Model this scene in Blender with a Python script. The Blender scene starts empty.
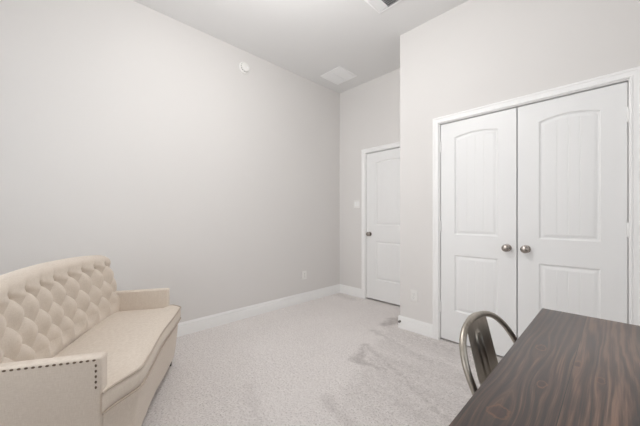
import bpy, bmesh, math, random
from math import sin, cos, pi, sqrt, exp, radians
from mathutils import Vector, Matrix
random.seed(7)
SC = bpy.context.scene
COL = SC.collection

# ------------------------------------------------------------------ camera
CAM_H = 1.151
cam_d = bpy.data.cameras.new('camera')
cam_d.sensor_width = 36.0
cam_d.lens = 284.4 / 640.0 * 36.0
cam_d.shift_y = 4.3 / 640.0
cam_d.clip_start = 0.02
cam = bpy.data.objects.new('camera', cam_d)
COL.objects.link(cam)
cam.location = (0, 0, CAM_H)
cam.rotation_euler = (radians(90), 0, radians(46.0))
SC.camera = cam

# ------------------------------------------------------------------ world, light, exposure
W = bpy.data.worlds.new('world')
SC.world = W
W.use_nodes = True
W.node_tree.nodes['Background'].inputs['Color'].default_value = (0.86, 0.93, 1.0, 1)
W.node_tree.nodes['Background'].inputs['Strength'].default_value = 0.6
SC.view_settings.view_transform = 'Standard'
SC.view_settings.look = 'None'
SC.view_settings.gamma = 1.0
SC.view_settings.use_curve_mapping = False
SC.view_settings.exposure = 0.58
SC.cycles.max_bounces = 12
SC.cycles.diffuse_bounces = 8
SC.cycles.use_denoising = True


def area_light(name, loc, direction, sx, sy, power, color, spread=180):
    d = bpy.data.lights.new(name, 'AREA')
    d.shape = 'RECTANGLE'
    d.size, d.size_y, d.energy, d.color = sx, sy, power, color
    d.spread = radians(spread)
    o = bpy.data.objects.new(name, d)
    COL.objects.link(o)
    o.location = loc
    o.rotation_euler = Vector(direction).to_track_quat('-Z', 'Z').to_euler()
    return o


LAMP = 50.0          # glow of the added, unseen globe lamp that lights the room
# room extents
XL, XR, YB, YF, YC, XC, H = -2.93, 0.98, -1.02, 3.247, 2.665, -1.556, 3.05
# fill lights added in the two made-up windows out of view
area_light('added_window_light', (-1.75, YB - 0.10, 1.60), (0, 1, 0), 1.45, 1.55, 7.5, (0.97, 0.985, 1.0), 110)
area_light('added_window_light', (XR + 0.10, 0.70, 1.60), (-1, 0, 0), 1.35, 1.55, 3, (0.93, 0.97, 1.0))


# ------------------------------------------------------------------ materials
def new_mat(name):
    m = bpy.data.materials.new(name)
    m.use_nodes = True
    nt = m.node_tree
    return m, nt, nt.nodes['Principled BSDF']


def N(nt, typ, **kw):
    n = nt.nodes.new(typ)
    for k, v in kw.items():
        setattr(n, k, v)
    return n


def sock(nt, dst, src):
    if isinstance(src, (int, float)):
        dst.default_value = src
    elif isinstance(src, tuple):
        dst.default_value = src
    else:
        nt.links.new(src, dst)


def math_n(nt, op, a, b=0.0, c=None, clamp=False):
    n = N(nt, 'ShaderNodeMath', operation=op, use_clamp=clamp)
    sock(nt, n.inputs[0], a)
    sock(nt, n.inputs[1], b)
    if c is not None:
        sock(nt, n.inputs[2], c)
    return n.outputs[0]


def mix_n(nt, fac, a, b, blend='MIX'):
    n = N(nt, 'ShaderNodeMix', data_type='RGBA', blend_type=blend)
    sock(nt, n.inputs['Factor'], fac)
    sock(nt, n.inputs['A'], a)
    sock(nt, n.inputs['B'], b)
    return n.outputs['Result']


def ramp_n(nt, fac, stops):
    n = N(nt, 'ShaderNodeValToRGB')
    cr = n.color_ramp
    while len(cr.elements) < len(stops):
        cr.elements.new(0.5)
    for e, (p, c) in zip(cr.elements, stops):
        e.position = p
        e.color = c
    sock(nt, n.inputs[0], fac)
    return n.outputs[0]


def noise_n(nt, vec, scale, detail=2.0, rough=0.5, dist=0.0):
    n = N(nt, 'ShaderNodeTexNoise')
    n.inputs['Scale'].default_value = scale
    n.inputs['Detail'].default_value = detail
    n.inputs['Roughness'].default_value = rough
    n.inputs['Distortion'].default_value = dist
    if vec is not None:
        nt.links.new(vec, n.inputs['Vector'])
    return n.outputs['Fac']


def bump_n(nt, bsdf, height, strength, dist):
    b = N(nt, 'ShaderNodeBump')
    b.inputs['Strength'].default_value = strength
    b.inputs['Distance'].default_value = dist
    nt.links.new(height, b.inputs['Height'])
    nt.links.new(b.outputs[0], bsdf.inputs['Normal'])


def coords(nt):
    return N(nt, 'ShaderNodeTexCoord').outputs['Object']


def paint(name, col, rough=0.6, bump=0.0, scale=160, spec=0.3):
    m, nt, b = new_mat(name)
    co = coords(nt)
    n = noise_n(nt, co, 1.6, 2)
    c2 = tuple(x * 0.975 for x in col[:3]) + (1,)
    sock(nt, b.inputs['Base Color'], mix_n(nt, n, c2, col))
    b.inputs['Roughness'].default_value = rough
    b.inputs['Specular IOR Level'].default_value = spec
    if bump:
        bump_n(nt, b, noise_n(nt, co, scale, 3), bump, 0.002)
    return m


M_WALL = paint('wall_paint', (0.735, 0.718, 0.703, 1), 0.75, 0.22, 140)
M_CEIL = paint('ceiling_paint', (0.77, 0.768, 0.765, 1), 0.9, 0.30, 110)
M_TRIM = paint('white_gloss_paint', (0.90, 0.90, 0.895, 1), 0.38, 0.03, 60, 0.4)
M_DOOR = paint('white_door_paint', (0.85, 0.852, 0.85, 1), 0.42, 0.05, 220, 0.4)
M_PLASTIC = paint('white_plastic', (0.84, 0.83, 0.81, 1), 0.35)
M_GRILLE = paint('white_enamel', (0.90, 0.90, 0.90, 1), 0.4)


def plain(name, col, rough, metal=0.0, nscale=30, var=0.15):
    m, nt, b = new_mat(name)
    n = noise_n(nt, coords(nt), nscale, 3)
    lo = tuple(x * (1 - var) for x in col[:3]) + (1,)
    sock(nt, b.inputs['Base Color'], mix_n(nt, n, lo, col))
    b.inputs['Roughness'].default_value = rough
    b.inputs['Metallic'].default_value = metal
    return m


M_DARK = plain('dark_duct', (0.22, 0.22, 0.225, 1), 0.8)
M_SLOT = plain('dark_slot', (0.08, 0.075, 0.07, 1), 0.6)
M_RUBBER = plain('grey_rubber', (0.20, 0.185, 0.175, 1), 0.6)
M_NICKEL = plain('satin_nickel', (0.44, 0.40, 0.365, 1), 0.26, 1.0)
M_BRONZE = plain('antique_bronze', (0.22, 0.165, 0.12, 1), 0.38, 1.0, 60, 0.4)
M_DARKWOOD = plain('dark_leg_wood', (0.030, 0.018, 0.012, 1), 0.45)


def steel_mat():
    m, nt, b = new_mat('gunmetal_steel')
    co = coords(nt)
    mp = N(nt, 'ShaderNodeMapping')
    mp.inputs['Scale'].default_value = (90, 90, 6)
    nt.links.new(co, mp.inputs[0])
    n = noise_n(nt, mp.outputs[0], 1.0, 4, 0.6)
    big = noise_n(nt, co, 9, 3, 0.6)
    c = ramp_n(nt, math_n(nt, 'MULTIPLY_ADD', n, 0.5, math_n(nt, 'MULTIPLY', big, 0.5)),
               [(0.25, (0.33, 0.30, 0.255, 1)), (0.75, (0.57, 0.53, 0.475, 1))])
    sock(nt, b.inputs['Base Color'], c)
    b.inputs['Metallic'].default_value = 1.0
    sock(nt, b.inputs['Roughness'], math_n(nt, 'MULTIPLY_ADD', n, 0.2, 0.28))
    return m


M_STEEL = steel_mat()


def linen_mat():
    m, nt, b = new_mat('beige_linen')
    co = coords(nt)

    def weave(sx, sy, sz):
        mp = N(nt, 'ShaderNodeMapping')
        mp.inputs['Scale'].default_value = (sx, sy, sz)
        nt.links.new(co, mp.inputs[0])
        return noise_n(nt, mp.outputs[0], 1.0, 3, 0.65)
    a = weave(60, 60, 700)
    c = weave(700, 500, 40)
    w = math_n(nt, 'MULTIPLY_ADD', a, 0.5, math_n(nt, 'MULTIPLY', c, 0.5))
    col = ramp_n(nt, w, [(0.3, (0.60, 0.52, 0.44, 1)), (0.7, (0.77, 0.695, 0.615, 1))])
    sock(nt, b.inputs['Base Color'], col)
    b.inputs['Roughness'].default_value = 0.9
    b.inputs['Specular IOR Level'].default_value = 0.15
    b.inputs['Sheen Weight'].default_value = 0.12
    bump_n(nt, b, w, 0.35, 0.0015)
    return m


M_LINEN = linen_mat()
M_PIPING = plain('linen_piping', (0.54, 0.455, 0.375, 1), 0.9, 0, 300, 0.2)


def seg_mask(nt, X, Y, p, q, w0, w1, soft):
    """0..1 mask of a stroke from p to q whose half width runs w0 -> w1 (metres)."""
    dx, dy = q[0] - p[0], q[1] - p[1]
    L2 = dx * dx + dy * dy
    L = sqrt(L2)
    ax = math_n(nt, 'SUBTRACT', X, p[0])
    ay = math_n(nt, 'SUBTRACT', Y, p[1])
    t = math_n(nt, 'MULTIPLY_ADD', ax, dx / L2, math_n(nt, 'MULTIPLY', ay, dy / L2))
    tc = math_n(nt, 'MINIMUM', math_n(nt, 'MAXIMUM', t, 0.0), 1.0)
    ex = math_n(nt, 'MULTIPLY_ADD', tc, -dx, ax)
    ey = math_n(nt, 'MULTIPLY_ADD', tc, -dy, ay)
    d = math_n(nt, 'SQRT', math_n(nt, 'ADD', math_n(nt, 'MULTIPLY', ex, ex), math_n(nt, 'MULTIPLY', ey, ey)))
    wd = math_n(nt, 'MULTIPLY_ADD', tc, w1 - w0, w0)
    k = math_n(nt, 'DIVIDE', math_n(nt, 'SUBTRACT', math_n(nt, 'ADD', wd, soft), d), 2 * soft, clamp=True)
    return k


def carpet_mat():
    m, nt, b = new_mat('greige_carpet')
    co = coords(nt)
    wob = noise_n(nt, co, 7, 3)
    sx = N(nt, 'ShaderNodeSeparateXYZ')
    nt.links.new(co, sx.inputs[0])
    wv = math_n(nt, 'MULTIPLY_ADD', wob, 0.16, -0.08)
    X = math_n(nt, 'ADD', sx.outputs[0], wv)
    wob2 = noise_n(nt, co, 11, 2)
    Y = math_n(nt, 'ADD', sx.outputs[1], math_n(nt, 'MULTIPLY_ADD', wob2, 0.12, -0.06))
    # strokes left by the vacuum cleaner where the pile lies the other way
    strokes = [((-1.66, 2.86), (-1.70, 2.62), 0.09, 0.05, 0.04, 0.8),
               ((-1.70, 2.40), (-1.10, 2.22), 0.03, 0.03, 0.03, 0.45),
               ((-1.66, 2.60), (-0.75, 2.42), 0.05, 0.02, 0.05, 0.30),
               ((-1.57, 2.06), (-1.42, 1.81), 0.015, 0.05, 0.03, 0.7),
               ((-1.47, 1.80), (-1.20, 1.84), 0.035, 0.02, 0.03, 0.7),
               ((-1.55, 2.08), (-0.60, 1.62), 0.03, 0.03, 0.03, 0.55),
               ((-1.30, 1.86), (-0.50, 1.40), 0.05, 0.03, 0.05, 0.35),
               ((-1.28, 1.29), (-0.70, 1.10), 0.025, 0.02, 0.03, 0.45),
               ((-1.36, 2.15), (-1.20, 2.10), 0.05, 0.04, 0.05, 0.35),
               ((-2.85, 3.14), (-2.55, 3.10), 0.07, 0.04, 0.07, 0.4),
               ((-1.75, 1.0), (-1.2, 0.75), 0.03, 0.03, 0.05, 0.25)]
    acc = None
    for p, q, w0, w1, s, a in strokes:
        k = math_n(nt, 'MULTIPLY', seg_mask(nt, X, Y, p, q, w0, w1, s), a)
        acc = k if acc is None else math_n(nt, 'MAXIMUM', acc, k)
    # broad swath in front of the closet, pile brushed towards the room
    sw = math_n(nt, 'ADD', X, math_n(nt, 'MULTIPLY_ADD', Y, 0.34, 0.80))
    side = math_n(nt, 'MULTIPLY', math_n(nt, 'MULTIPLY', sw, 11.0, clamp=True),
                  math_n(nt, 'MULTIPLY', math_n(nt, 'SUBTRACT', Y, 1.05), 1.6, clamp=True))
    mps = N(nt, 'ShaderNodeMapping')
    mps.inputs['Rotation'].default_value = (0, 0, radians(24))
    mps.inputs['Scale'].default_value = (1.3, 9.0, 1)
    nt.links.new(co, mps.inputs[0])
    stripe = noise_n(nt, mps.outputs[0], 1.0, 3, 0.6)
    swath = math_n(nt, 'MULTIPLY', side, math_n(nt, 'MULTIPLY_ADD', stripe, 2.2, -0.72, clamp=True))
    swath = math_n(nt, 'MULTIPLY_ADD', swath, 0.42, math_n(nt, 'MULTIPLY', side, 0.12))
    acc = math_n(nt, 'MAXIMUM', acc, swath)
    speck = noise_n(nt, co, 80, 4, 0.85)
    mid = noise_n(nt, co, 26, 3, 0.6)
    big = noise_n(nt, co, 3.0, 2, 0.5)
    base = ramp_n(nt, speck, [(0.34, (0.43, 0.40, 0.385, 1)), (0.47, (0.85, 0.805, 0.785, 1)),
                              (0.64, (0.98, 0.955, 0.94, 1))])
    base = mix_n(nt, math_n(nt, 'MULTIPLY_ADD', mid, 0.9, -0.26, clamp=True), base, (0.66, 0.615, 0.595, 1))
    base = mix_n(nt, math_n(nt, 'MULTIPLY_ADD', big, 0.8, -0.32, clamp=True), base, (0.90, 0.86, 0.84, 1))
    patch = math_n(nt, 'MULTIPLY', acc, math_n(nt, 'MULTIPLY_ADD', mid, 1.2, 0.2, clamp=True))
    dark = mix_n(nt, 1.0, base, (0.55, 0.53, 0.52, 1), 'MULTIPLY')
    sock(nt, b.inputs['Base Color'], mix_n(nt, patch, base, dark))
    b.inputs['Roughness'].default_value = 1.0
    b.inputs['Specular IOR Level'].default_value = 0.05
    h = math_n(nt, 'MULTIPLY_ADD', mid, 0.8, speck)
    bump_n(nt, b, h, 0.8, 0.012)
    return m


M_CARPET = carpet_mat()


def wood_mat():
    m, nt, b = new_mat('dark_stained_pine')
    co = coords(nt)
    sx = N(nt, 'ShaderNodeSeparateXYZ')
    nt.links.new(co, sx.inputs[0])
    X0, Y0 = sx.outputs[0], sx.outputs[1]
    # planks along y, 0.14 m wide, each shifted along its length
    pw = 0.142
    pi_ = math_n(nt, 'FLOOR', math_n(nt, 'DIVIDE', math_n(nt, 'ADD', X0, 5 * pw), pw))
    wn = N(nt, 'ShaderNodeTexWhiteNoise', noise_dimensions='1D')
    nt.links.new(pi_, wn.inputs['W'])
    rnd = wn.outputs['Value']
    # knots bend the grain around themselves (table coordinates)
    knots = [(0.056, 0.010, 0.017, 0.022), (0.066, 0.425, 0.012, 0.020), (0.150, 0.372, 0.008, 0.020),
             (0.196, 0.312, 0.007, 0.018), (0.100, 0.190, 0.008, 0.016), (0.33, 0.22, 0.012, 0.02),
             (0.45, 0.55, 0.012, 0.02), (0.30, 0.72, 0.012, 0.02)]
    push, kmask, kring = 0.0, None, None
    kn = noise_n(nt, co, 42, 3, 0.6)
    for kx, ky, rx, ry in knots:
        ax = math_n(nt, 'SUBTRACT', X0, kx)
        ay = math_n(nt, 'SUBTRACT', Y0, ky)
        e2x = math_n(nt, 'DIVIDE', ax, rx)
        e2y = math_n(nt, 'DIVIDE', ay, ry)
        r = math_n(nt, 'SQRT', math_n(nt, 'ADD', math_n(nt, 'MULTIPLY', e2x, e2x), math_n(nt, 'MULTIPLY', e2y, e2y)))
        r = math_n(nt, 'ADD', r, math_n(nt, 'MULTIPLY_ADD', kn, 1.6, -0.8))
        e3y = math_n(nt, 'MULTIPLY', e2y, 0.5)
        q = math_n(nt, 'ADD', math_n(nt, 'MULTIPLY', e2x, e2x), math_n(nt, 'MULTIPLY', e3y, e3y))
        g = math_n(nt, 'EXPONENT', math_n(nt, 'MULTIPLY', q, -0.16))
        sgn = math_n(nt, 'DIVIDE', ax, math_n(nt, 'ADD', math_n(nt, 'ABSOLUTE', ax), 0.010))
        push = math_n(nt, 'MULTIPLY_ADD', math_n(nt, 'MULTIPLY', g, sgn), -rx * 1.9, push)
        core = math_n(nt, 'MULTIPLY', math_n(nt, 'SUBTRACT', 1.0, r), 2.0, clamp=True)
        ring = math_n(nt, 'SUBTRACT', 1.0, math_n(nt, 'MULTIPLY', math_n(nt, 'ABSOLUTE', math_n(nt, 'SUBTRACT', r, 1.0)), 4.0), clamp=True)
        kmask = core if kmask is None else math_n(nt, 'MAXIMUM', kmask, core)
        kring = ring if kring is None else math_n(nt, 'MAXIMUM', kring, ring)
    gx = math_n(nt, 'ADD', X0, push)
    cv = N(nt, 'ShaderNodeCombineXYZ')
    sock(nt, cv.inputs[0], gx)
    sock(nt, cv.inputs[1], math_n(nt, 'MULTIPLY_ADD', rnd, 7.0, Y0))
    sock(nt, cv.inputs[2], math_n(nt, 'MULTIPLY', rnd, 13.0))

    def stretched(s, sc, det, ro, di=0.0):
        mp = N(nt, 'ShaderNodeMapping')
        mp.inputs['Scale'].default_value = s
        nt.links.new(cv.outputs[0], mp.inputs[0])
        return noise_n(nt, mp.outputs[0], sc, det, ro, di)
    broad = stretched((20, 1.0, 1), 1.0, 3, 0.55, 0.35)
    fine = stretched((300, 6.0, 1), 1.0, 4, 0.7)
    # cathedral rings: a sine of the bent coordinate
    ph = math_n(nt, 'MULTIPLY_ADD', broad, 30.0, math_n(nt, 'MULTIPLY', gx, 330.0))
    rings = math_n(nt, 'MULTIPLY_ADD', math_n(nt, 'SINE', ph), 0.5, 0.5)
    v = math_n(nt, 'MULTIPLY_ADD', rings, 0.15, math_n(nt, 'MULTIPLY_ADD', broad, 0.45, math_n(nt, 'MULTIPLY', fine, 0.55)))
    v = math_n(nt, 'MULTIPLY_ADD', rnd, 0.26, math_n(nt, 'SUBTRACT', v, 0.13))
    v = math_n(nt, 'MULTIPLY_ADD', v, 1.25, -0.135)
    c = ramp_n(nt, v, [(0.34, (0.012, 0.0085, 0.0085, 1)), (0.52, (0.029, 0.0175, 0.0150, 1)),
                       (0.68, (0.074, 0.041, 0.029, 1)), (0.88, (0.20, 0.115, 0.076, 1))])
    c = mix_n(nt, math_n(nt, 'MULTIPLY', kring, math_n(nt, 'MULTIPLY_ADD', broad, 2.4, -0.5, clamp=True)), c, (0.20, 0.085, 0.040, 1))
    c = mix_n(nt, math_n(nt, 'MULTIPLY', kmask, 0.75), c, (0.048, 0.019, 0.014, 1))
    # thin seams between the planks
    fr = math_n(nt, 'FRACT', math_n(nt, 'DIVIDE', math_n(nt, 'ADD', X0, 5 * pw), pw))
    seam = math_n(nt, 'LESS_THAN', math_n(nt, 'ABSOLUTE', math_n(nt, 'SUBTRACT', fr, 0.5)), 0.494)
    c = mix_n(nt, seam, (0.008, 0.006, 0.005, 1), c)
    sock(nt, b.inputs['Base Color'], c)
    sock(nt, b.inputs['Roughness'], math_n(nt, 'MULTIPLY_ADD', fine, 0.15, 0.32))
    b.inputs['Specular IOR Level'].default_value = 0.5
    b.inputs['Coat Weight'].default_value = 0.4
    b.inputs['Coat Roughness'].default_value = 0.28
    bump_n(nt, b, v, 0.25, 0.002)
    return m


M_WOOD = wood_mat()


# ------------------------------------------------------------------ helpers
def tag(o, label=None, cat=None, group=None, kind=None):
    if label:
        o['label'] = label
    if cat:
        o['category'] = cat
    if group:
        o['group'] = group
    if kind:
        o['kind'] = kind
    return o


def empty(name, loc, rz=0.0):
    o = bpy.data.objects.new(name, None)
    COL.objects.link(o)
    o.location = loc
    o.rotation_euler = (0, 0, rz)
    o.empty_display_size = 0.1
    return o


class MB:
    """collects shapes into one mesh"""

    def __init__(s):
        s.v, s.f = [], []

    def add(s, verts, faces):
        b = len(s.v)
        s.v += [tuple(p) for p in verts]
        s.f += [tuple(i + b for i in f) for f in faces]
        return s

    def bm(s, bm, mat=None):
        if mat is not None:
            bm.transform(mat)
        bm.verts.index_update()
        s.add([v.co[:] for v in bm.verts], [[v.index for v in f.verts] for f in bm.faces])
        bm.free()
        return s

    def box(s, x0, x1, y0, y1, z0, z1, bev=0.0, seg=2):
        bm = bmesh.new()
        bmesh.ops.create_cube(bm, size=1)
        bm.transform(Matrix.Translation(((x0 + x1) / 2, (y0 + y1) / 2, (z0 + z1) / 2)) @
                     Matrix.Diagonal((x1 - x0, y1 - y0, z1 - z0, 1)))
        if bev:
            bmesh.ops.bevel(bm, geom=list(bm.edges), offset=bev, segments=seg, profile=0.5, affect='EDGES')
        return s.bm(bm)

    def prism(s, pts, axis, a, b):
        """polygon (list of 2d points) extruded along axis from a to b"""
        n = len(pts)

        def P(p, t):
            return {'x': (t, p[0], p[1]), 'y': (p[0], t, p[1]), 'z': (p[0], p[1], t)}[axis]
        vs = [P(p, a) for p in pts] + [P(p, b) for p in pts]
        fs = [list(range(n))[::-1], list(range(n, 2 * n))] + [[i, (i + 1) % n, n + (i + 1) % n, n + i] for i in range(n)]
        return s.add(vs, fs)

    def lathe(s, prof, org, axis, seg=24):
        """prof: list of (radius, distance along axis)"""
        ax = Vector(axis).normalized()
        u = ax.orthogonal().normalized()
        w = ax.cross(u)
        org = Vector(org)
        vs, fs = [], []
        for r, d in prof:
            for k in range(seg):
                a = 2 * pi * k / seg
                vs.append(org + ax * d + (u * cos(a) + w * sin(a)) * r)
        for i in range(len(prof) - 1):
            for k in range(seg):
                k2 = (k + 1) % seg
                fs.append([i * seg + k, i * seg + k2, (i + 1) * seg + k2, (i + 1) * seg + k])
        fs.append(list(range(seg))[::-1])
        fs.append([(len(prof) - 1) * seg + k for k in range(seg)])
        return s.add(vs, fs)

    def tube(s, pts, r, seg=10, closed=False):
        pts = [Vector(p) for p in pts]
        n = len(pts)
        vs, fs = [], []
        up = None
        for i, p in enumerate(pts):
            if closed:
                t = pts[(i + 1) % n] - pts[i - 1]
            else:
                t = pts[min(i + 1, n - 1)] - pts[max(i - 1, 0)]
            t.normalize()
            if up is None:
                up = t.orthogonal().normalized()
            up = (up - t * up.dot(t)).normalized()
            w = t.cross(up)
            rr = r(i / (n - 1)) if callable(r) else r
            for k in range(seg):
                a = 2 * pi * k / seg
                vs.append(p + (up * cos(a) + w * sin(a)) * rr)
        m = n if closed else n - 1
        for i in range(m):
            j = (i + 1) % n
            for k in range(seg):
                k2 = (k + 1) % seg
                fs.append([i * seg + k, i * seg + k2, j * seg + k2, j * seg + k])
        if not closed:
            fs.append(list(range(seg))[::-1])
            fs.append([(n - 1) * seg + k for k in range(seg)])
        return s.add(vs, fs)

    def build(s, name, mat, parent=None, smooth=35, weld=True):
        me = bpy.data.meshes.new(name)
        bm = bmesh.new()
        vs = [bm.verts.new(p) for p in s.v]
        for f in s.f:
            try:
                bm.faces.new([vs[i] for i in f])
            except ValueError:
                pass
        if weld:
            bmesh.ops.remove_doubles(bm, verts=bm.verts, dist=1e-5)
        bmesh.ops.recalc_face_normals(bm, faces=bm.faces)
        bm.to_mesh(me)
        bm.free()
        if smooth:
            for p in me.polygons:
                p.use_smooth = True
            me.set_sharp_from_angle(angle=radians(smooth))
        me.materials.append(mat)
        o = bpy.data.objects.new(name, me)
        COL.objects.link(o)
        if parent:
            o.parent = parent
        return o


def struct(o, label=None, cat=None):
    return tag(o, label, cat, kind='structure')


# ------------------------------------------------------------------ room shell
T = 0.12
struct(MB().box(XL - T, XR + T, YB - T, YF + 0.20, -0.10, 0.0).build('floor', M_CARPET, smooth=0),
       'pale greige cut pile carpet with vacuum cleaner marks', 'floor')
struct(MB().box(XL - T, XR + T, YB - T, YF + 0.20, H, H + 0.10).build('ceiling', M_CEIL, smooth=0),
       'plain light grey ceiling high above the room', 'ceiling')
struct(MB().box(XL - T, XL, YB - T, YF + 0.20, 0, H).build('wall_left', M_WALL, smooth=0),
       'long greige wall behind the beige settee', 'wall')

# openings for the added, unseen windows
WB = (-2.50, -1.00, 0.80, 2.40)      # x0 x1 z0 z1 in the back wall
WR = (0.00, 1.40, 0.80, 2.40)        # y0 y1 z0 z1 in the right wall


def wall_with_hole(axis, c0, c1, a0, a1, hole, z1):
    mb = MB()
    h0, h1, hz0, hz1 = hole

    def bx(p0, p1, q0, q1):
        if axis == 'y':
            mb.box(p0, p1, c0, c1, q0, q1)
        else:
            mb.box(c0, c1, p0, p1, q0, q1)
    bx(a0, h0, 0, z1)
    bx(h1, a1, 0, z1)
    bx(h0, h1, 0, hz0)
    bx(h0, h1, hz1, z1)
    return mb


struct(wall_with_hole('y', YB - T, YB, XL, XR, WB, H).build('wall_back', M_WALL, smooth=0),
       'greige wall behind the camera with an added wide window', 'wall')
struct(wall_with_hole('x', XR, XR + T, YB - T, YF + 0.20, WR, H).build('wall_right', M_WALL, smooth=0),
       'greige wall to the right of the table with an added window', 'wall')

# closet wall with its door opening (clear opening between jambs OX0..OX1, head OZ)
OX0, OX1, OZ = -1.142, 0.062, 2.027
JT = 0.018
cw = [(XC, 0), (OX0 - JT, 0), (OX0 - JT, OZ + JT), (OX1 + JT, OZ + JT), (OX1 + JT, 0), (XR, 0), (XR, H), (XC, H)]
struct(MB().prism(cw, 'y', YC, YC + T).build('wall_closet', M_WALL, smooth=0),
       'greige wall holding the white double closet doors', 'wall')
struct(MB().box(XC, XC + T, YC + T, YF, 0, H).build('wall_alcove', M_WALL, smooth=0),
       'short wall turning back from the closet to the entry door', 'wall')
# far wall with the entry door opening; unseen panel behind added against light leaks
EX0, EX1, EZ = -2.437, -1.671, 2.050
fw = [(XL, 0), (EX0 - JT, 0), (EX0 - JT, EZ + JT), (EX1 + JT, EZ + JT), (EX1 + JT, 0), (XR, 0), (XR, H), (XL, H)]
struct(MB().prism(fw, 'y', YF, YF + T).box(XL, XR, YF + T + 0.001, YF + T + 0.05, 0, H).build('wall_far', M_WALL, smooth=0),
       'narrow greige wall at the far end holding the entry door', 'wall')

# baseboards ------------------------------------------------------------
BBP = [(0, 0), (0.014, 0), (0.014, 0.088), (0.0130, 0.092), (0.0080, 0.093), (0.0080, 0.097), (0.0115, 0.100), (0.0115, 0.108), (0.0075, 0.118), (0.006, 0.128), (0, 0.128)]


def baseboard(name, p0, p1, nrm, label):
    """profile swept along p0->p1, nrm pointing into the room"""
    vs = []
    for P in (p0, p1):
        for d, z in BBP:
            vs.append((P[0] + nrm[0] * d, P[1] + nrm[1] * d, z))
    n = len(BBP)
    fs = [list(range(n)), list(range(n, 2 * n))[::-1]] + [[i, (i + 1) % n, n + (i + 1) % n, n + i] for i in range(n)]
    return struct(MB().add(vs, fs).build(name, M_TRIM, smooth=25), label, 'baseboard')


CW = 0.054   # casing width
baseboard('baseboard_left', (XL, YB), (XL, YF), (1, 0), 'white baseboard along the long left wall')
baseboard('baseboard_far', (XL + 0.0155, YF), (EX0 - 0.006 - CW, YF), (0, -1), 'white baseboard piece between the corner and entry door')
baseboard('baseboard_closet', (XC - 0.014, YC), (OX0 - 0.006 - CW, YC), (0, -1), 'white baseboard piece beside the closet doors')
baseboard('baseboard_alcove', (XC, YC - 0.0005), (XC, YF - 0.001), (-1, 0), 'white baseboard around the corner from the closet')
baseboard('baseboard_right', (XR, YB), (XR, YC), (-1, 0), 'white baseboard along the right wall')
baseboard('baseboard_back', (XL + 0.0155, YB), (XR - 0.0155, YB), (0, 1), 'white baseboard along the back wall')

# door casings ----------------------------------------------------------
CASP = [(0.0, 0.0), (0.0, 0.011), (0.004, 0.014), (0.010, 0.014), (0.014, 0.0105), (0.018, 0.0115), (0.036, 0.0145),
        (0.040, 0.018), (0.047, 0.020), (CW - 0.002, 0.019), (CW, 0.016), (CW, 0.0)]


def casing(name, x0, x1, zt, yw, label, depth):
    rv = 0.006
    a0, a1, at = x0 - rv, x1 + rv, zt + rv
    vs = []
    for key in range(4):
        for o, d in CASP:
            x, z = [(a0 - o, 0.0), (a0 - o, at + o), (a1 + o, at + o), (a1 + o, 0.0)][key]
            vs.append((x, yw - d, z))
    n = len(CASP)
    fs = [list(range(n)), list(range(3 * n, 4 * n))[::-1]]
    for s in range(3):
        for i in range(n):
            fs.append([s * n + i, s * n + (i + 1) % n, (s + 1) * n + (i + 1) % n, (s + 1) * n + i])
    o = struct(MB().add(vs, fs).build(name, M_TRIM, smooth=25), label, 'door casing')
    jb = MB()
    jb.box(x0 - JT + 0.0005, x0, yw + 0.0005, yw + depth, 0, zt + JT - 0.0005)
    jb.box(x1, x1 + JT - 0.0005, yw + 0.0005, yw + depth, 0, zt + JT - 0.0005)
    jb.box(x0, x1, yw + 0.0005, yw + depth, zt, zt + JT - 0.0005)
    # stop strips behind the slab
    jb.box(x0, x0 + 0.012, yw + 0.060, yw + 0.090, 0, zt)
    jb.box(x1 - 0.012, x1, yw + 0.060, yw + 0.090, 0, zt)
    jb.box(x0, x1, yw + 0.060, yw + 0.090, zt - 0.012, zt)
    jb.build('door_jamb', M_TRIM, o, smooth=0)
    return o


casing('trim_1', EX0, EX1, EZ, YF, 'white moulded casing around the single entry door', T)
casing('trim_2', OX0, OX1, OZ, YC, 'white moulded casing around the double closet doors', T)


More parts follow.
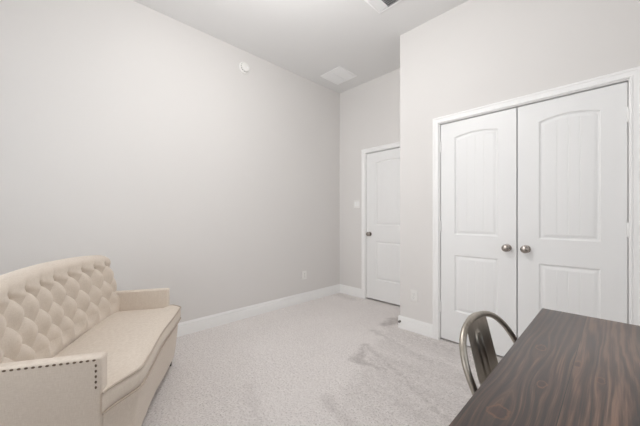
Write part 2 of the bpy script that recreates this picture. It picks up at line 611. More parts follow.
# panelled door slabs ---------------------------------------------------
def door_slab(name, w, h, panels, thick=0.035):
    """slab in x 0..w, z 0..h, front face at y=0 facing -y. panels: (x0,x1,z0,z1,rise)"""
    mb = MB()
    px0, px1 = panels[0][0], panels[0][1]
    NS = 32
    grooves = (0.25, 0.5, 0.75)
    fr = sorted(set([round(i / NS, 5) for i in range(NS + 1)]))
    eps = 0.010
    fr = sorted(set(fr + [g - eps for g in grooves] + [g + eps for g in grooves]))

    def outline(p, d):
        x0, x1, z0, z1, rise = p
        xs = [x0 + d + (x1 - x0 - 2 * d) * t for t in fr]
        bot = [(x, z0 + d) for x in xs]
        if rise > 0:
            hw = (x1 - x0) / 2
            R = (hw * hw + rise * rise) / (2 * rise)
            zc = z1 + rise - R
            xm = (x0 + x1) / 2
            top = [(x, zc + sqrt((R - d) ** 2 - (x - xm) ** 2)) for x in xs]
        else:
            top = [(x, z1 - d) for x in xs]
        return bot, top
    n = len(fr)

    def quad(a, b, c, d):
        mb.add([a, b, c, d], [[0, 1, 2, 3]])
    # flat face around the panels
    quad((0, 0, 0), (px0, 0, 0), (px0, 0, h), (0, 0, h))
    quad((px1, 0, 0), (w, 0, 0), (w, 0, h), (px1, 0, h))
    ps = sorted(panels, key=lambda p: p[2])
    prev = [(px0 + (px1 - px0) * t, 0.0) for t in fr]
    for p in ps:
        bot, top = outline(p, 0)
        for i in range(n - 1):
            quad((prev[i][0], 0, prev[i][1]), (prev[i + 1][0], 0, prev[i + 1][1]), (bot[i + 1][0], 0, bot[i + 1][1]), (bot[i][0], 0, bot[i][1]))
        prev = top
    for i in range(n - 1):
        quad((prev[i][0], 0, prev[i][1]), (prev[i + 1][0], 0, prev[i + 1][1]), (prev[i + 1][0], 0, h), (prev[i][0], 0, h))
    # panel mouldings
    rings = [(0, 0), (0.003, 0.003), (0.010, 0.0095), (0.014, 0.0105), (0.018, 0.0105), (0.034, 0.0035), (0.038, 0.003), (0.040, 0.003)]
    for p in ps:
        loops = []
        for d, y in rings:
            bot, top = outline(p, d)
            loops.append([(x, y, z) for x, z in bot] + [(x, y, z) for x, z in reversed(top)])
        m = len(loops[0])
        for a, b in zip(loops, loops[1:]):
            for i in range(m):
                j = (i + 1) % m
                mb.add([a[i], a[j], b[j], b[i]], [[0, 1, 2, 3]])
        bot, top = outline(p, 0.0405)

        def gy(t):
            return 0.0050 if any(abs(t - g) < 0.004 for g in grooves) else 0.003
        lb, lt = outline(p, 0.040)
        for i in range(n - 1):
            y0, y1 = gy(fr[i]), gy(fr[i + 1])
            quad((bot[i][0], y0, bot[i][1]), (bot[i + 1][0], y1, bot[i + 1][1]), (top[i + 1][0], y1, top[i + 1][1]), (top[i][0], y0, top[i][1]))
            for A, B in ((lb, bot), (lt, top)):
                quad((A[i][0], 0.003, A[i][1]), (A[i + 1][0], 0.003, A[i + 1][1]), (B[i + 1][0], y1, B[i + 1][1]), (B[i][0], y0, B[i][1]))
        for A, B in (((lb[0], lt[0]), (bot[0], top[0])), ((lb[-1], lt[-1]), (bot[-1], top[-1]))):
            quad((A[0][0], 0.003, A[0][1]), (A[1][0], 0.003, A[1][1]), (B[1][0], 0.003, B[1][1]), (B[0][0], 0.003, B[0][1]))
    # edges and back
    quad((0, 0, 0), (0, 0, h), (0, thick, h), (0, thick, 0))
    quad((w, 0, 0), (w, 0, h), (w, thick, h), (w, thick, 0))
    quad((0, 0, 0), (w, 0, 0), (w, thick, 0), (0, thick, 0))
    quad((0, 0, h), (w, 0, h), (w, thick, h), (0, thick, h))
    quad((0, thick, 0), (w, thick, 0), (w, thick, h), (0, thick, h))
    return mb.build(name, M_DOOR, smooth=22)


def knob(parent, x, z, name='door_knob', lever=False):
    mb = MB()
    mb.lathe([(0.0, 0), (0.030, 0), (0.031, 0.003), (0.029, 0.007), (0.020, 0.009), (0.011, 0.011), (0.0105, 0.026),
              (0.013, 0.030), (0.022, 0.034), (0.0275, 0.040), (0.0295, 0.048), (0.028, 0.056), (0.022, 0.062), (0.012, 0.0655), (0, 0.0665)],
             (x, 0, z), (0, -1, 0), 28)
    o = mb.build(name, M_NICKEL, parent, smooth=50)
    return o


def hinge(parent, x, z):
    mb = MB()
    mb.lathe([(0.0, -0.048), (0.0035, -0.048), (0.0035, -0.0445), (0.0062, -0.044), (0.0062, 0.044), (0.0035, 0.0445), (0.0035, 0.048), (0, 0.048)],
             (x, -0.005, z), (0, 0, 1), 12)
    return mb.build('hinge', M_TRIM, parent, smooth=40)


YS = YC + 0.020
ZB = 0.016
SH = 2.020 - ZB
# left closet leaf (x0 = -1.146 .. -0.534), right leaf (-0.526 .. 0.070)
dl = door_slab('door_2', 0.598, SH, [(0.125, 0.472, 0.292 - ZB, 0.808 - ZB, 0), (0.125, 0.472, 0.992 - ZB, 1.880 - ZB, 0.026)])
dl.location = (-1.138, YS, ZB)
struct(dl, 'left leaf of the white double closet doors', 'door')
knob(dl, 0.536, 0.905 - ZB)
dr = door_slab('door_3', 0.590, SH, [(0.134, 0.469, 0.292 - ZB, 0.802 - ZB, 0), (0.134, 0.469, 0.986 - ZB, 1.872 - ZB, 0.030)])
dr.location = (-0.532, YS, ZB)
struct(dr, 'right leaf of the white double closet doors, ahead of the table', 'door')
knob(dr, 0.055, 0.905 - ZB)
for z in (0.31, 1.07, 1.81):
    hinge(dl, -0.0015, z - ZB)
    hinge(dr, 0.5915, z - ZB)
de = door_slab('door_1', 0.760, 2.043 - 0.022, [(0.150, 0.610, 0.270, 0.800, 0), (0.150, 0.610, 1.018, 1.878, 0.026)])
de.location = (EX0 + 0.003, YF + 0.020, 0.022)
struct(de, 'white panelled entry door at the far end, partly behind the closet corner', 'door')
kn = knob(de, 0.058, 0.918 - 0.022)

# windows added out of view to carry the fill lights ---------------------------------------------


def window(name, axis, c, hole, label, out):
    a0, a1, z0, z1 = hole
    fw_ = 0.05
    mb = MB()

    def bx(p0, p1, q0, q1, d0=0.03, d1=0.08):
        e0, e1 = sorted((c + out * d0, c + out * d1))
        if axis == 'y':
            mb.box(p0, p1, e0, e1, q0, q1, 0.004)
        else:
            mb.box(e0, e1, p0, p1, q0, q1, 0.004)
    bx(a0, a0 + fw_, z0, z1)
    bx(a1 - fw_, a1, z0, z1)
    bx(a0 + fw_, a1 - fw_, z0, z0 + fw_)
    bx(a0 + fw_, a1 - fw_, z1 - fw_, z1)
    bx(a0 + fw_, a1 - fw_, (z0 + z1) / 2 - 0.02, (z0 + z1) / 2 + 0.02)
    return struct(mb.build(name, M_TRIM, smooth=0), label, 'window')


window('added_window_1', 'y', YB, WB, 'added wide white framed window in the back wall, out of view', -1)
window('added_window_2', 'x', XR, WR, 'added white framed window in the right wall, out of view', 1)


# ------------------------------------------------------------------ wall and ceiling fittings
def outlet(loc, rz, label):
    r = empty('wall_outlet', loc, rz)        # local: plate in xz, facing -y
    tag(r, label, 'wall outlet', 'white wall outlets')
    MB().box(-0.036, 0.036, -0.006, 0.0, -0.058, 0.058, 0.0025).build('cover_plate', M_PLASTIC, r)
    for zc in (-0.020, 0.020):
        mb = MB()
        bm = bmesh.new()
        bmesh.ops.create_cone(bm, cap_ends=True, segments=24, radius1=0.017, radius2=0.0165, depth=0.003)
        bm.transform(Matrix.Translation((0, -0.0072, zc)) @ Matrix.Rotation(pi / 2, 4, 'X') @ Matrix.Diagonal((1.0, 0.84, 1, 1)))
        mb.bm(bm)
        f = mb.build('receptacle', M_PLASTIC, r)
        s = MB()
        s.box(-0.0075, -0.0055, -0.0092, -0.0085, zc - 0.001, zc + 0.008)
        s.box(0.0055, 0.0075, -0.0092, -0.0085, zc + 0.000, zc + 0.007)
        s.box(-0.002, 0.002, -0.0092, -0.0085, zc - 0.009, zc - 0.005)
        s.build('socket_slot', M_SLOT, f, smooth=0)
    MB().lathe([(0, 0), (0.003, 0), (0.0028, 0.001), (0, 0.0013)], (0, -0.006, 0), (0, -1, 0), 12).build('screw', M_NICKEL, r)
    return r


outlet((XL, 2.534, 0.366), -pi / 2 + pi, 'white wall outlet low on the long left wall')
outlet((-1.400, YC, 0.362), 0, 'white wall outlet beside the closet door casing')

sw = empty('light_switch', (-2.590, YF, 1.345))
tag(sw, 'white double light switch plate beside the entry door', 'light switch')
MB().box(-0.058, 0.058, -0.006, 0, -0.058, 0.058, 0.0025).build('cover_plate', M_PLASTIC, sw)
for xx in (-0.023, 0.023):
    mb = MB()
    mb.add([(xx - 0.016, -0.006, -0.033), (xx + 0.016, -0.006, -0.033), (xx + 0.016, -0.006, 0.033), (xx - 0.016, -0.006, 0.033),
            (xx - 0.015, -0.010, -0.032), (xx + 0.015, -0.010, -0.032), (xx + 0.015, -0.0068, 0.032), (xx - 0.015, -0.0068, 0.032)],
           [[3, 2, 1, 0], [4, 5, 6, 7], [0, 1, 5, 4], [1, 2, 6, 5], [2, 3, 7, 6], [3, 0, 4, 7]])
    mb.build('rocker', M_TRIM, sw, smooth=0)

sd = empty('smoke_detector', (XL, 1.630, 2.852), pi / 2)      # local -y -> +x
tag(sd, 'round white smoke detector high on the left wall', 'smoke detector')
MB().lathe([(0, 0), (0.064, 0), (0.065, 0.004), (0.063, 0.012), (0.058, 0.015), (0, 0.015)], (0, 0, 0), (0, -1, 0), 40).build('base_ring', M_PLASTIC, sd)
MB().lathe([(0, 0.010), (0.049, 0.010), (0.049, 0.028), (0.045, 0.036), (0.032, 0.040), (0, 0.041)], (0, 0, 0), (0, -1, 0), 40).build('cover', M_PLASTIC, sd)
mb = MB()
for k in range(14):
    a = 2 * pi * k / 14
    if k in (3, 4):
        continue
    bm = bmesh.new()
    bmesh.ops.create_cube(bm, size=1)
    bm.transform(Matrix.Rotation(-a, 4, 'Y') @ Matrix.Translation((0.0492, -0.022, 0)) @ Matrix.Diagonal((0.0015, 0.007, 0.014, 1)))
    mb.bm(bm)
mb.build('vent_slots', M_SLOT, sd, smooth=0)
MB().lathe([(0, 0.040), (0.010, 0.040), (0.010, 0.0435), (0, 0.044)], (0.018, 0, -0.004), (0, -1, 0), 18).build('test_button', M_TRIM, sd)


def louvre(mb, x0, x1, yc, wdt, tilt, zc, along='x', th=0.0012):
    bm = bmesh.new()
    bmesh.ops.create_cube(bm, size=1)
    if along == 'x':
        bm.transform(Matrix.Translation(((x0 + x1) / 2, yc, zc)) @ Matrix.Rotation(tilt, 4, 'X') @ Matrix.Diagonal((x1 - x0, wdt, th, 1)))
    else:
        bm.transform(Matrix.Translation((yc, (x0 + x1) / 2, zc)) @ Matrix.Rotation(tilt, 4, 'Y') @ Matrix.Diagonal((wdt, x1 - x0, th, 1)))
    mb.bm(bm)


# return air grille in the alcove ceiling
gx0, gx1, gy0, gy1 = -2.745, -2.392, 2.652, 3.004
rg = empty('return_air_grille', ((gx0 + gx1) / 2, (gy0 + gy1) / 2, H))
tag(rg, 'square white return air grille on the ceiling near the far corner', 'air vent')
hw = (gx1 - gx0) / 2
hd = (gy1 - gy0) / 2
MB().box(-hw + 0.01, hw - 0.01, -hd + 0.01, hd - 0.01, -0.002, -0.0005).build('duct_backing', M_DARK, rg, smooth=0)
mb = MB()
fwid = 0.028
mb.box(-hw, hw, -hd, -hd + fwid, -0.010, -0.0005, 0.003)
mb.box(-hw, hw, hd - fwid, hd, -0.010, -0.0005, 0.003)
mb.box(-hw, -hw + fwid, -hd + fwid, hd - fwid, -0.010, -0.0005, 0.003)
mb.box(hw - fwid, hw, -hd + fwid, hd - fwid, -0.010, -0.0005, 0.003)
mb.box(-0.006, 0.006, -hd + fwid, hd - fwid, -0.010, -0.003)
mb.build('frame', M_GRILLE, rg)
mb = MB()
n = 24
for k in range(n):
    yy = -hd + fwid + (2 * hd - 2 * fwid) * (k + 0.5) / n
    louvre(mb, -hw + fwid, hw - fwid, yy, 0.0128, radians(-33), -0.006)
mb.build('louvres', M_GRILLE, rg, smooth=0)

# supply register at the top of the frame
sx0, sx1, sy0, sy1 = -1.515, -1.165, 1.965, 2.232
sr = empty('supply_register', ((sx0 + sx1) / 2, (sy0 + sy1) / 2, H))
tag(sr, 'white supply air register with centre louvres greyed for shade, above the room centre', 'air vent')
hw = (sx1 - sx0) / 2
hd = (sy1 - sy0) / 2
MB().box(-hw + 0.01, hw - 0.01, -hd + 0.01, hd - 0.01, -0.002, -0.0005).build('duct_backing', M_DARK, sr, smooth=0)
mb = MB()
fwid = 0.018
mb.box(-hw, hw, -hd, -hd + fwid, -0.012, -0.0005, 0.003)
mb.box(-hw, hw, hd - fwid, hd, -0.012, -0.0005, 0.003)
mb.box(-hw, -hw + fwid, -hd + fwid, hd - fwid, -0.012, -0.0005, 0.003)
mb.box(hw - fwid, hw, -hd + fwid, hd - fwid, -0.012, -0.0005, 0.003)
mb.build('frame', M_GRILLE, sr)
mb = MB()
for sg in (-1, 1):                               # end sections throwing air sideways
    mb = MB()
    for k in range(6):
        louvre(mb, -hd + fwid, hd - fwid, sg * (hw - fwid - 0.008 - k * 0.014), 0.013, radians(38 * sg), -0.007, 'y')
    mb.build('side_louvres', M_GRILLE, sr, smooth=0)
mb = MB()
for k in range(11):
    yy = -hd + fwid + (2 * hd - 2 * fwid) * (k + 0.5) / 11
    louvre(mb, -hw + fwid + 0.086, hw - fwid - 0.086, yy, 0.018, radians(42), -0.008)
mb.build('centre_louvres', plain('shaded_enamel', (0.75, 0.75, 0.76, 1), 0.5), sr, smooth=0)  # centre blades coloured greyer to stand for the shade in their gaps

# door stop on the baseboard at the closet corner
ds = empty('door_stop', (-1.547, YC - 0.014, 0.072))
tag(ds, 'small grey door stop on the baseboard at the closet corner', 'door stop')
MB().lathe([(0, 0), (0.0115, 0), (0.011, 0.003), (0.005, 0.005), (0.005, 0.012), (0, 0.012)], (0, 0, 0), (0, -1, 0), 18).build('mounting_base', M_NICKEL, ds)
MB().lathe([(0, 0.012), (0.0115, 0.012), (0.012, 0.020), (0.010, 0.025), (0, 0.026)], (0, 0, 0), (0, -1, 0), 18).build('rubber_tip', M_RUBBER, ds)

# globe pendant lamp, added out of view to brighten the room
cl = empty('added_pendant_lamp', (-1.28, 0.94, H))
tag(cl, 'added white glass globe lamp hanging out of view at room centre', 'lamp')
MB().lathe([(0, 0), (0.065, 0), (0.066, -0.010), (0.055, -0.024), (0.012, -0.030), (0, -0.030)], (0, 0, 0), (0, 0, 1), 32).build('ceiling_canopy', M_NICKEL, cl)
MB().lathe([(0, -0.028), (0.006, -0.028), (0.006, -0.36), (0, -0.36)], (0, 0, 0), (0, 0, 1), 12).build('rod', M_NICKEL, cl)
MB().lathe([(0, -0.355), (0.030, -0.355), (0.042, -0.365), (0.042, -0.385), (0, -0.385)], (0, 0, 0), (0, 0, 1), 24).build('collar', M_NICKEL, cl)
m_lamp, nt_, b_ = new_mat('added_lamp_glass')
b_.inputs['Base Color'].default_value = (0.9, 0.9, 0.88, 1)
b_.inputs['Emission Color'].default_value = (1.0, 0.985, 0.97, 1)
b_.inputs['Emission Strength'].default_value = LAMP
prof = [(0.12 * sin(pi * k / 24), -0.500 + 0.12 * cos(pi * k / 24)) for k in range(25)]
MB().lathe(prof, (0, 0, 0), (0, 0, 1), 40).build('globe', m_lamp, cl, smooth=60)

# ------------------------------------------------------------------ settee
TH = radians(16.0)
LC, VR = 1.910, -0.75
dep = LC * cos(TH) + VR * sin(TH)
lat = -LC * sin(TH) + VR * cos(TH)
a46 = radians(46)
ox = -sin(a46) * dep + cos(a46) * lat
oy = cos(a46) * dep + sin(a46) * lat
sofa = empty('settee', (ox, oy, 0), radians(152))
tag(sofa, 'beige linen button tufted settee standing askew by the left wall', 'sofa')


def S(L, V, z):
    return (L - LC, VR - V, z)


L0, L1 = 1.320, 2.486           # outer faces of the arms
AT = 0.058                      # arm thickness
VA = -0.520                     # arm front
VBK = -1.055                    # rear of the back


def sstep(a, b, x):
    t = max(0.0, min(1.0, (x - a) / (b - a)))
    return t * t * (3 - 2 * t)


# --- tufted back
PU, RZ0, PR = 0.125, 0.818, 0.096      # button spacing, top row height, row pitch
LCB = LC - 0.010
UB0, UB1 = 1.322, 2.498


def ztop(L):
    u = abs(L - LC) / 0.588
    z = 0.899 - 0.030 * u ** 2.6
    r = 0.078
    e = 0.588 - abs(L - LC)
    if e < r:
        z -= r - sqrt(max(0.0, r * r - (r - e) ** 2))
    return z


def tuft(L, z):
    p = (L - LCB) / PU
    q = (z - RZ0) / PR
    qc = max(-3.0, min(0.0, q))
    a, b = p + qc / 2, p - qc / 2
    fa = a - math.floor(a)
    fb = b - math.floor(b)
    sa = 0.15 + 0.85 * sstep(0.0, 0.75, fa) * (1 - sstep(0.88, 1.0, fa))
    sb = sin(pi * fb)
    puff = sa * (0.45 + 0.55 * max(0.0, sb) ** 0.6)
    if q > -0.3:                         # soft vertical pleats above the top row
        k = sstep(-0.3, 0.1, q)
        k2 = sstep(0.0, 0.75, q)
        top = (0.42 + 0.28 * abs(sin(pi * p)) ** 0.7) * (1 - k2) + 0.66 * k2
        puff = puff * (1 - k) + top * k
    if q < -3:
        k = sstep(0, 0.7, -3 - q)
        puff = puff * (1 - k) + 0.70 * k
    # button dimple
    best = 9.0
    for r in range(4):
        off = 0.5 if r % 2 else 0.0
        pp = round(p - off) + off
        dd = ((p - pp) * PU) ** 2 + (z - (RZ0 - r * PR)) ** 2
        best = min(best, dd)
    dim = exp(-best / (0.011 ** 2))
    crease = exp(-(min(fa, abs(1 - fa)) / 0.06) ** 2) * sstep(-3.2, -2.9, q) * (1 - sstep(-0.30, -0.02, q))
    return 0.046 * puff - 0.010 * dim - 0.028 * crease


def curl(L):
    """the ends of the back curve forward to meet the arms"""
    return 0.062 * (abs(L - LC) / 0.59) ** 1.3


def back_front_V(L, z):
    base = -0.912 - 0.070 * sstep(0.44, 0.90, z) - 0.018 + curl(L)
    edge = min(L - UB0, UB1 - L)
    fade = sstep(0.005, 0.055, edge) * sstep(0.34, 0.40, z)
    return base + tuft(L, z) * fade


def build_back():
    zb = 0.12
    us = []
    nu = 420
    for i in range(nu + 1):
        t = i / nu
        us.append(UB0 + (UB1 - UB0) * (0.5 - 0.5 * cos(pi * t) if False else t))
    extra = [UB0 + d for d in (0.0008, 0.002, 0.006)] + [UB1 - d for d in (0.0008, 0.002, 0.006)]
    us = sorted(us + extra)
    nv = 220
    tz = [j / nv for j in range(nv + 1)] + [1 - d for d in (0.0008, 0.0025)]
    tz = sorted(tz)
    F, B = [], []
    for L in us:
        zt = ztop(L)
        for t in tz:
            z = zb + (zt - zb) * t
            e = max(0.0, min(zt - z, L - UB0, UB1 - L))
            r = 0.042
            vf = back_front_V(L, z)
            vb = VBK - 0.02 * sstep(0.2, 0.9, z) + curl(L)
            mid = vb + 0.5 * (-0.905 - 0.087 * sstep(0.44, 0.90, z) + curl(L) - vb)
            if e < r:
                k = sqrt(max(0.0, r * r - (r - e) ** 2)) / r
                vf = mid + (vf - mid) * k
                vb = mid + (vb - mid) * k
            F.append(S(L, vf, z))
            B.append(S(L, vb, z))
    mb = MB()
    nT = len(tz)
    nU = len(us)
    fs = []
    for i in range(nU - 1):
        for j in range(nT - 1):
            fs.append([i * nT + j, (i + 1) * nT + j, (i + 1) * nT + j + 1, i * nT + j + 1])
    o = len(F)
    fs += [[x + o for x in f[::-1]] for f in fs]
    # close the bottom
    for i in range(nU - 1):
        fs.append([i * nT, o + i * nT, o + (i + 1) * nT, (i + 1) * nT])
    mb.add(F + B, fs)
    return mb.build('backrest', M_LINEN, sofa, smooth=180)


back = build_back()
# covered buttons
bproto = None
for r in range(4):
    z = RZ0 - r * PR
    off = 0.5 if r % 2 else 0.0
    for k in range(-6, 7):
        L = LCB + (k + off) * PU
        if L < UB0 + 0.07 or L > UB1 - 0.07:
            continue
        v = back_front_V(L, z)
        if bproto is None:
            bproto = MB().lathe([(0, -0.002), (0.0085, -0.002), (0.0095, 0.001), (0.0085, 0.004), (0.005, 0.0062), (0, 0.007)],
                                (0, 0, 0), (0, -1, 0.15), 14).build('tufting_button', M_LINEN, back)
            b = bproto
        else:
            b = bproto.copy()
            COL.objects.link(b)
            b.parent = back
        b.location = S(L, v, z)

# --- arms


def build_arm(x0, x1):
    mb = MB()
    bm = bmesh.new()
    bmesh.ops.create_cube(bm, size=1)
    y0, y1 = VR - VA, VR - VBK + 0.0
    y0, y1 = min(y0, y1), max(y0, y1)
    y1 -= 0.02
    bm.transform(Matrix.Translation(((x0 + x1) / 2, (y0 + y1) / 2, 0.344)) @ Matrix.Diagonal((x1 - x0, y1 - y0, 0.508, 1)))
    bmesh.ops.bevel(bm, geom=list(bm.edges), offset=0.011, segments=4, profile=0.5, affect='EDGES')
    mb.bm(bm)
    return mb.build('arm', M_LINEN, sofa, smooth=60)


arm_n = build_arm(L0 - LC, L0 + AT - LC)
arm_f = build_arm(L1 - AT - LC, L1 - LC)
# nail head trim on the outer face of the near arm, and of the far arm
nproto = None


def nails(arm, x, sgn):
    global nproto
    spots = []
    ylo, yhi = VR - VA + 0.026, VR - VBK - 0.05
    k = 0
    y = ylo
    while y < yhi:
        spots.append((y, 0.588))
        y += 0.0215
    z = 0.588 - 0.0215
    while z > 0.462:
        spots.append((ylo - 0.006, z))
        z -= 0.0215
    for y, z in spots:
        if nproto is None:
            nproto = MB().lathe([(0, -0.001), (0.0048, -0.001), (0.0045, 0.0010), (0.0033, 0.0022), (0, 0.0028)], (0, 0, 0), (-1, 0, 0), 12).build('nail_head', M_BRONZE, arm)
            o = nproto
        else:
            o = nproto.copy()
            COL.objects.link(o)
            o.parent = arm
        o.location = (x, y, z)
        o.scale = (1, 1.3, 0.85) if z > 0.58 else (1, 0.85, 1.3)
        if sgn > 0:
            o.rotation_euler = (0, 0, pi)


nails(arm_n, L0 - LC, -1)


# --- seat cushion with a bowed front
def bowV(L):
    """front edge of the seat"""
    u = (L - LC) / 0.590
    e = 1 - abs(u)
    w = 0.33 if u < 0 else 0.17
    rise = 0.086 * sstep(-0.03, w, e) if e < w else 0.086
    rise -= 0.012 * cos(pi * min(1, abs(u) / 0.62)) * 0.5 + 0.006 if abs(u) < 0.62 else 0.0
    return VA + 0.003 + rise


def seat_outline(inset=0.0, ends=0.0):
    pts = []
    n = 90
    a, b = L0 - 0.006 + ends + inset, L1 - 0.004 - ends - inset
    for i in range(n + 1):
        L = a + (b - a) * i / n
        pts.append((L, bowV(L) - inset))
    return pts


def build_cushion():
    front = seat_outline()
    li, ri = L0 + AT + 0.002, L1 - AT - 0.002
    vb = -0.885
    loop = list(front)
    loop += [(front[-1][0], VA + 0.003), (ri, VA + 0.003)]
    loop += [(ri, VA - (VA - vb) * k / 20) for k in range(1, 18)]
    cr = 0.05
    cx, cy = ri - cr, vb + cr
    loop += [(cx + cr * cos(-pi / 2 * k / 6), cy + cr * sin(-pi / 2 * k / 6)) for k in range(0, 7)]
    loop += [(ri - cr - (ri - li - 2 * cr) * k / 30, vb) for k in range(1, 30)]
    cx = li + cr
    loop += [(cx - cr * sin(pi / 2 * k / 6), cy - cr * cos(pi / 2 * k / 6)) for k in range(0, 7)]
    loop += [(li, vb + cr + (VA - vb - cr) * k / 20) for k in range(1, 19)]
    loop += [(li, VA + 0.003), (front[0][0], VA + 0.003)]
    cxm, cym = LC, -0.66
    rings = []

    def ring(scale, z, out=0.0):
        R = []
        for L, V in loop:
            d = sqrt((L - cxm) ** 2 + (V - cym) ** 2)
            s = scale + out / d
            if V <= VA + 0.0031 and out != 0:
                s = scale
            R.append(S(cxm + (L - cxm) * s, cym + (V - cym) * s, z))
        return R
    rings.append(ring(0.5, 0.372))
    rings.append(ring(0.985, 0.372))
    for z, o in ((0.373, -0.006), (0.380, -0.004), (0.386, 0.002), (0.402, 0.006), (0.428, 0.006), (0.446, 0.003), (0.451, -0.003), (0.456, -0.004)):
        rings.append(ring(1.0, z, o))
    for s, z in ((0.99, 0.4585), (0.965, 0.461), (0.92, 0.4645), (0.84, 0.469), (0.7, 0.4735), (0.5, 0.4765), (0.3, 0.478), (0.1, 0.4785)):
        rings.append(ring(s, z))
    mb = MB()
    m = len(loop)
    vs = [p for R in rings for p in R]
    fs = [list(range(m))[::-1], [(len(rings) - 1) * m + i for i in range(m)]]
    for r in range(len(rings) - 1):
        for i in range(m):
            j = (i + 1) % m
            fs.append([r * m + i, r * m + j, (r + 1) * m + j, (r + 1) * m + i])
    mb.add(vs, fs)
    return mb.build('seat_cushion', M_LINEN, sofa, smooth=70)


cush = build_cushion()
for zz in (0.4570, 0.3735):
    pts = [S(L, V + 0.003, zz) for L, V in seat_outline()]
    MB().tube([S(L0 - 0.004, VA + 0.004, zz)] + pts + [S(L1 - 0.004, VA + 0.004, zz)], 0.0042, 8).build('piping', M_PIPING, cush, smooth=60)

# --- front rail and base under the cushion
outer = seat_outline(0.014, 0.0)
z0, z1 = 0.085, 0.366
mb = MB()
vs, fs = [], []
lev = [(z0, -0.030), (0.16, -0.018), (0.27, -0.006), (z1, 0.0)]
for z, dv in lev:
    for L, V in outer:
        vs.append(S(L, max(V + dv, VA + 0.002), z))
    for L, V in reversed(outer):
        vs.append(S(L, VA - 0.06 if L0 + AT < L < L1 - AT else VA + 0.001, z))
m = 2 * len(outer)
for r in range(len(lev) - 1):
    for i in range(m):
        j = (i + 1) % m
        fs.append([r * m + i, r * m + j, (r + 1) * m + j, (r + 1) * m + i])
fs.append(list(range(m))[::-1])
fs.append([(len(lev) - 1) * m + i for i in range(m)])
mb.add(vs, fs)
mb.build('front_rail', M_LINEN, sofa, smooth=50)
mb = MB()
mb.box(L0 + AT - LC + 0.001, L1 - AT - LC - 0.001, VR - VA + 0.062, VR + 0.93, 0.10, 0.365)
mb.build('seat_base', M_LINEN, sofa, smooth=0)
for (L, V) in ((L0 + 0.05, -0.520), (L1 - 0.045, -0.515), (L0 + 0.05, -0.99), (L1 - 0.05, -0.99)):
    x, y, _ = S(L, V, 0)
    MB().lathe([(0, 0), (0.014, 0), (0.016, 0.004), (0.024, 0.10), (0, 0.10)], (x, y, 0), (0, 0, 1), 16).build('leg', M_DARKWOOD, sofa, smooth=40)

# ------------------------------------------------------------------ table
TX0, TX1, TY0, TY1, TZ = -0.218, 0.500, 0.300, 1.545, 0.760
tb = empty('table', (TX0, TY0 + 0.345, 0))
tag(tb, 'dark stained wooden plank table in the right foreground', 'table')
lx, ly0, ly1 = TX1 - TX0, TY0 - (TY0 + 0.345), TY1 - (TY0 + 0.345)
MB().box(0, lx, ly0, ly1, TZ - 0.035, TZ, 0.004, 2).build('tabletop', M_WOOD, tb, smooth=30)
MB().box(0.07, lx - 0.07, ly0 + 0.07, ly0 + 0.09, TZ - 0.115, TZ - 0.035).build('apron', M_WOOD, tb, smooth=0)
MB().box(0.07, lx - 0.07, ly1 - 0.09, ly1 - 0.07, TZ - 0.115, TZ - 0.035).build('apron', M_WOOD, tb, smooth=0)
MB().box(lx - 0.09, lx - 0.07, ly0 + 0.09, ly1 - 0.09, TZ - 0.115, TZ - 0.035).build('apron', M_WOOD, tb, smooth=0)
MB().box(0.07, 0.09, ly0 + 0.09, ly1 - 0.09, TZ - 0.115, TZ - 0.035).build('apron', M_WOOD, tb, smooth=0)
for x in (0.05, lx - 0.115):
    for y in (ly0 + 0.05, ly1 - 0.115):
        MB().box(x, x + 0.065, y, y + 0.065, 0, TZ - 0.035, 0.004).build('leg', M_WOOD, tb, smooth=30)

# ------------------------------------------------------------------ metal chair
ch = empty('metal_chair', (-0.02, 1.018, 0), radians(-5))       # faces +x
tag(ch, 'gunmetal steel chair with a curved hoop back, tucked under the table', 'chair')
# seat
mb = MB()
bm = bmesh.new()
bmesh.ops.create_cube(bm, size=1)
bm.transform(Matrix.Translation((0, 0, 0.443)) @ Matrix.Diagonal((0.36, 0.36, 0.018, 1)))
bmesh.ops.bevel(bm, geom=[e for e in bm.edges if abs(e.verts[0].co.z - e.verts[1].co.z) > 0.01], offset=0.045, segments=6, affect='EDGES')
mb.bm(bm)
mb.build('seat', M_STEEL, ch, smooth=40)
for sx_, sy_ in ((1, 1), (1, -1), (-1, 1), (-1, -1)):
    top = Vector((0.150 * sx_, 0.150 * sy_, 0.435))
    bot = Vector((0.205 * sx_, 0.200 * sy_, 0.0))
    mb = MB()
    vs, fs = [], []
    for t in (0.0, 0.35, 0.7, 1.0):
        c = bot.lerp(top, t)
        w = 0.016 + 0.026 * t
        prof = [(0, 0), (-w * sx_, 0), (-w * sx_, -0.003 * sy_), (-0.003 * sx_, -0.003 * sy_), (-0.003 * sx_, -w * sy_), (0, -w * sy_)]
        vs += [(c.x + p[0], c.y + p[1], c.z) for p in prof]
    for r in range(3):
        for i in range(6):
            j = (i + 1) % 6
            fs.append([r * 6 + i, r * 6 + j, (r + 1) * 6 + j, (r + 1) * 6 + i])
    fs += [list(range(6)), list(range(18, 24))]
    mb.add(vs, fs)
    mb.build('leg', M_STEEL, ch, smooth=20)
MB().tube([(0.175, -0.175, 0.20), (-0.175, 0.175, 0.20)], 0.006, 8).build('cross_brace', M_STEEL, ch)
MB().tube([(0.175, 0.175, 0.213), (-0.175, -0.175, 0.213)], 0.006, 8).build('cross_brace', M_STEEL, ch)


# hoop: sides rise from the seat, leaning back, and meet in an arch
def hoop_x(z):
    return -0.245 - 0.50 * (z - 0.70)


def slat_x(z):
    return -0.278 - 0.25 * (z - 0.70) + 0.065 * (1 - sstep(0.43, 0.66, z))


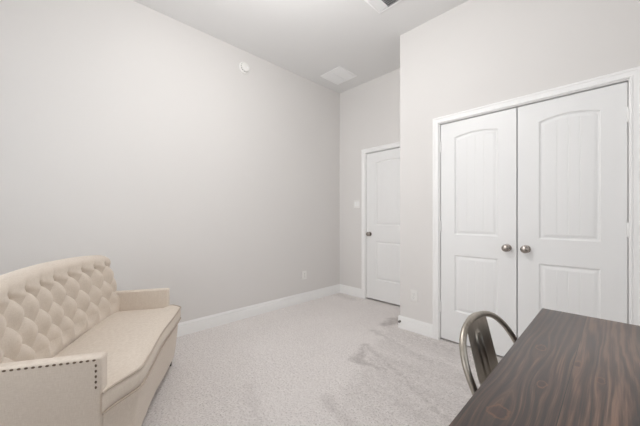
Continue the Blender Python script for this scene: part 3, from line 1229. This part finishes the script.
HT = 0.819
HWD = 0.190
pts = []
for z in (0.440, 0.50, 0.56, 0.60, 0.64, 0.66):
    pts.append((hoop_x(z), -HWD + 0.022 * (0.66 - z) / 0.2, z))
zc = 0.66
for k in range(1, 40):
    a = pi * k / 40
    y = -HWD * (abs(cos(a)) ** 0.86) * (1 if cos(a) > 0 else -1)
    z = zc + (HT - zc) * sin(a) ** 0.80
    pts.append((hoop_x(z), y, z))
for z in (0.66, 0.64, 0.60, 0.56, 0.50, 0.440):
    pts.append((hoop_x(z), HWD - 0.022 * (0.66 - z) / 0.2, z))
MB().tube(pts, 0.0098, 14).build('hoop_frame', M_STEEL, ch, smooth=60)
# back slat with an embossed rib
mb = MB()
NZ, NY = 70, 56
SW0, SW1 = 0.076, 0.082


def slat_pt(yn, zn, off):
    z = 0.452 + (0.824 - 0.452) * zn
    hwid = SW1 + (SW0 - SW1) * zn
    y = yn * hwid
    top_drop = (HT - (zc + (HT - zc) * max(0.0, 1 - (abs(y) / HWD) ** (1 / 0.86 * 2)) ** 0.40))
    z = z - top_drop * sstep(0.6, 1.0, zn)
    # rib: long rounded slot pressed out of the sheet
    rz0, rz1 = 0.50, 0.772
    zz = z
    dz = max(0.0, zz - (rz1 - 0.024), (rz0 + 0.024) - zz)
    d = sqrt(y * y + dz * dz)
    rib = 0.0045 * exp(-((d - 0.0175) / 0.0045) ** 2)
    return (slat_x(z) + rib + off - 0.006 * (1 - yn * yn), y, z)


vs, fs = [], []
for off in (0.0, -0.0018):
    for i in range(NZ + 1):
        for j in range(NY + 1):
            vs.append(slat_pt(-1 + 2 * j / NY, i / NZ, off))
o2 = (NZ + 1) * (NY + 1)
for i in range(NZ):
    for j in range(NY):
        a = i * (NY + 1) + j
        fs.append([a, a + 1, a + NY + 2, a + NY + 1])
        fs.append([o2 + a, o2 + a + NY + 1, o2 + a + NY + 2, o2 + a + 1])
for i in range(NZ):
    for j in (0, NY):
        a = i * (NY + 1) + j
        fs.append([a, a + NY + 1, o2 + a + NY + 1, o2 + a])
for j in range(NY):
    for i in (0, NZ):
        a = i * (NY + 1) + j
        fs.append([a, a + 1, o2 + a + 1, o2 + a])
mb.add(vs, fs)
mb.build('back_slat', M_STEEL, ch, smooth=40)
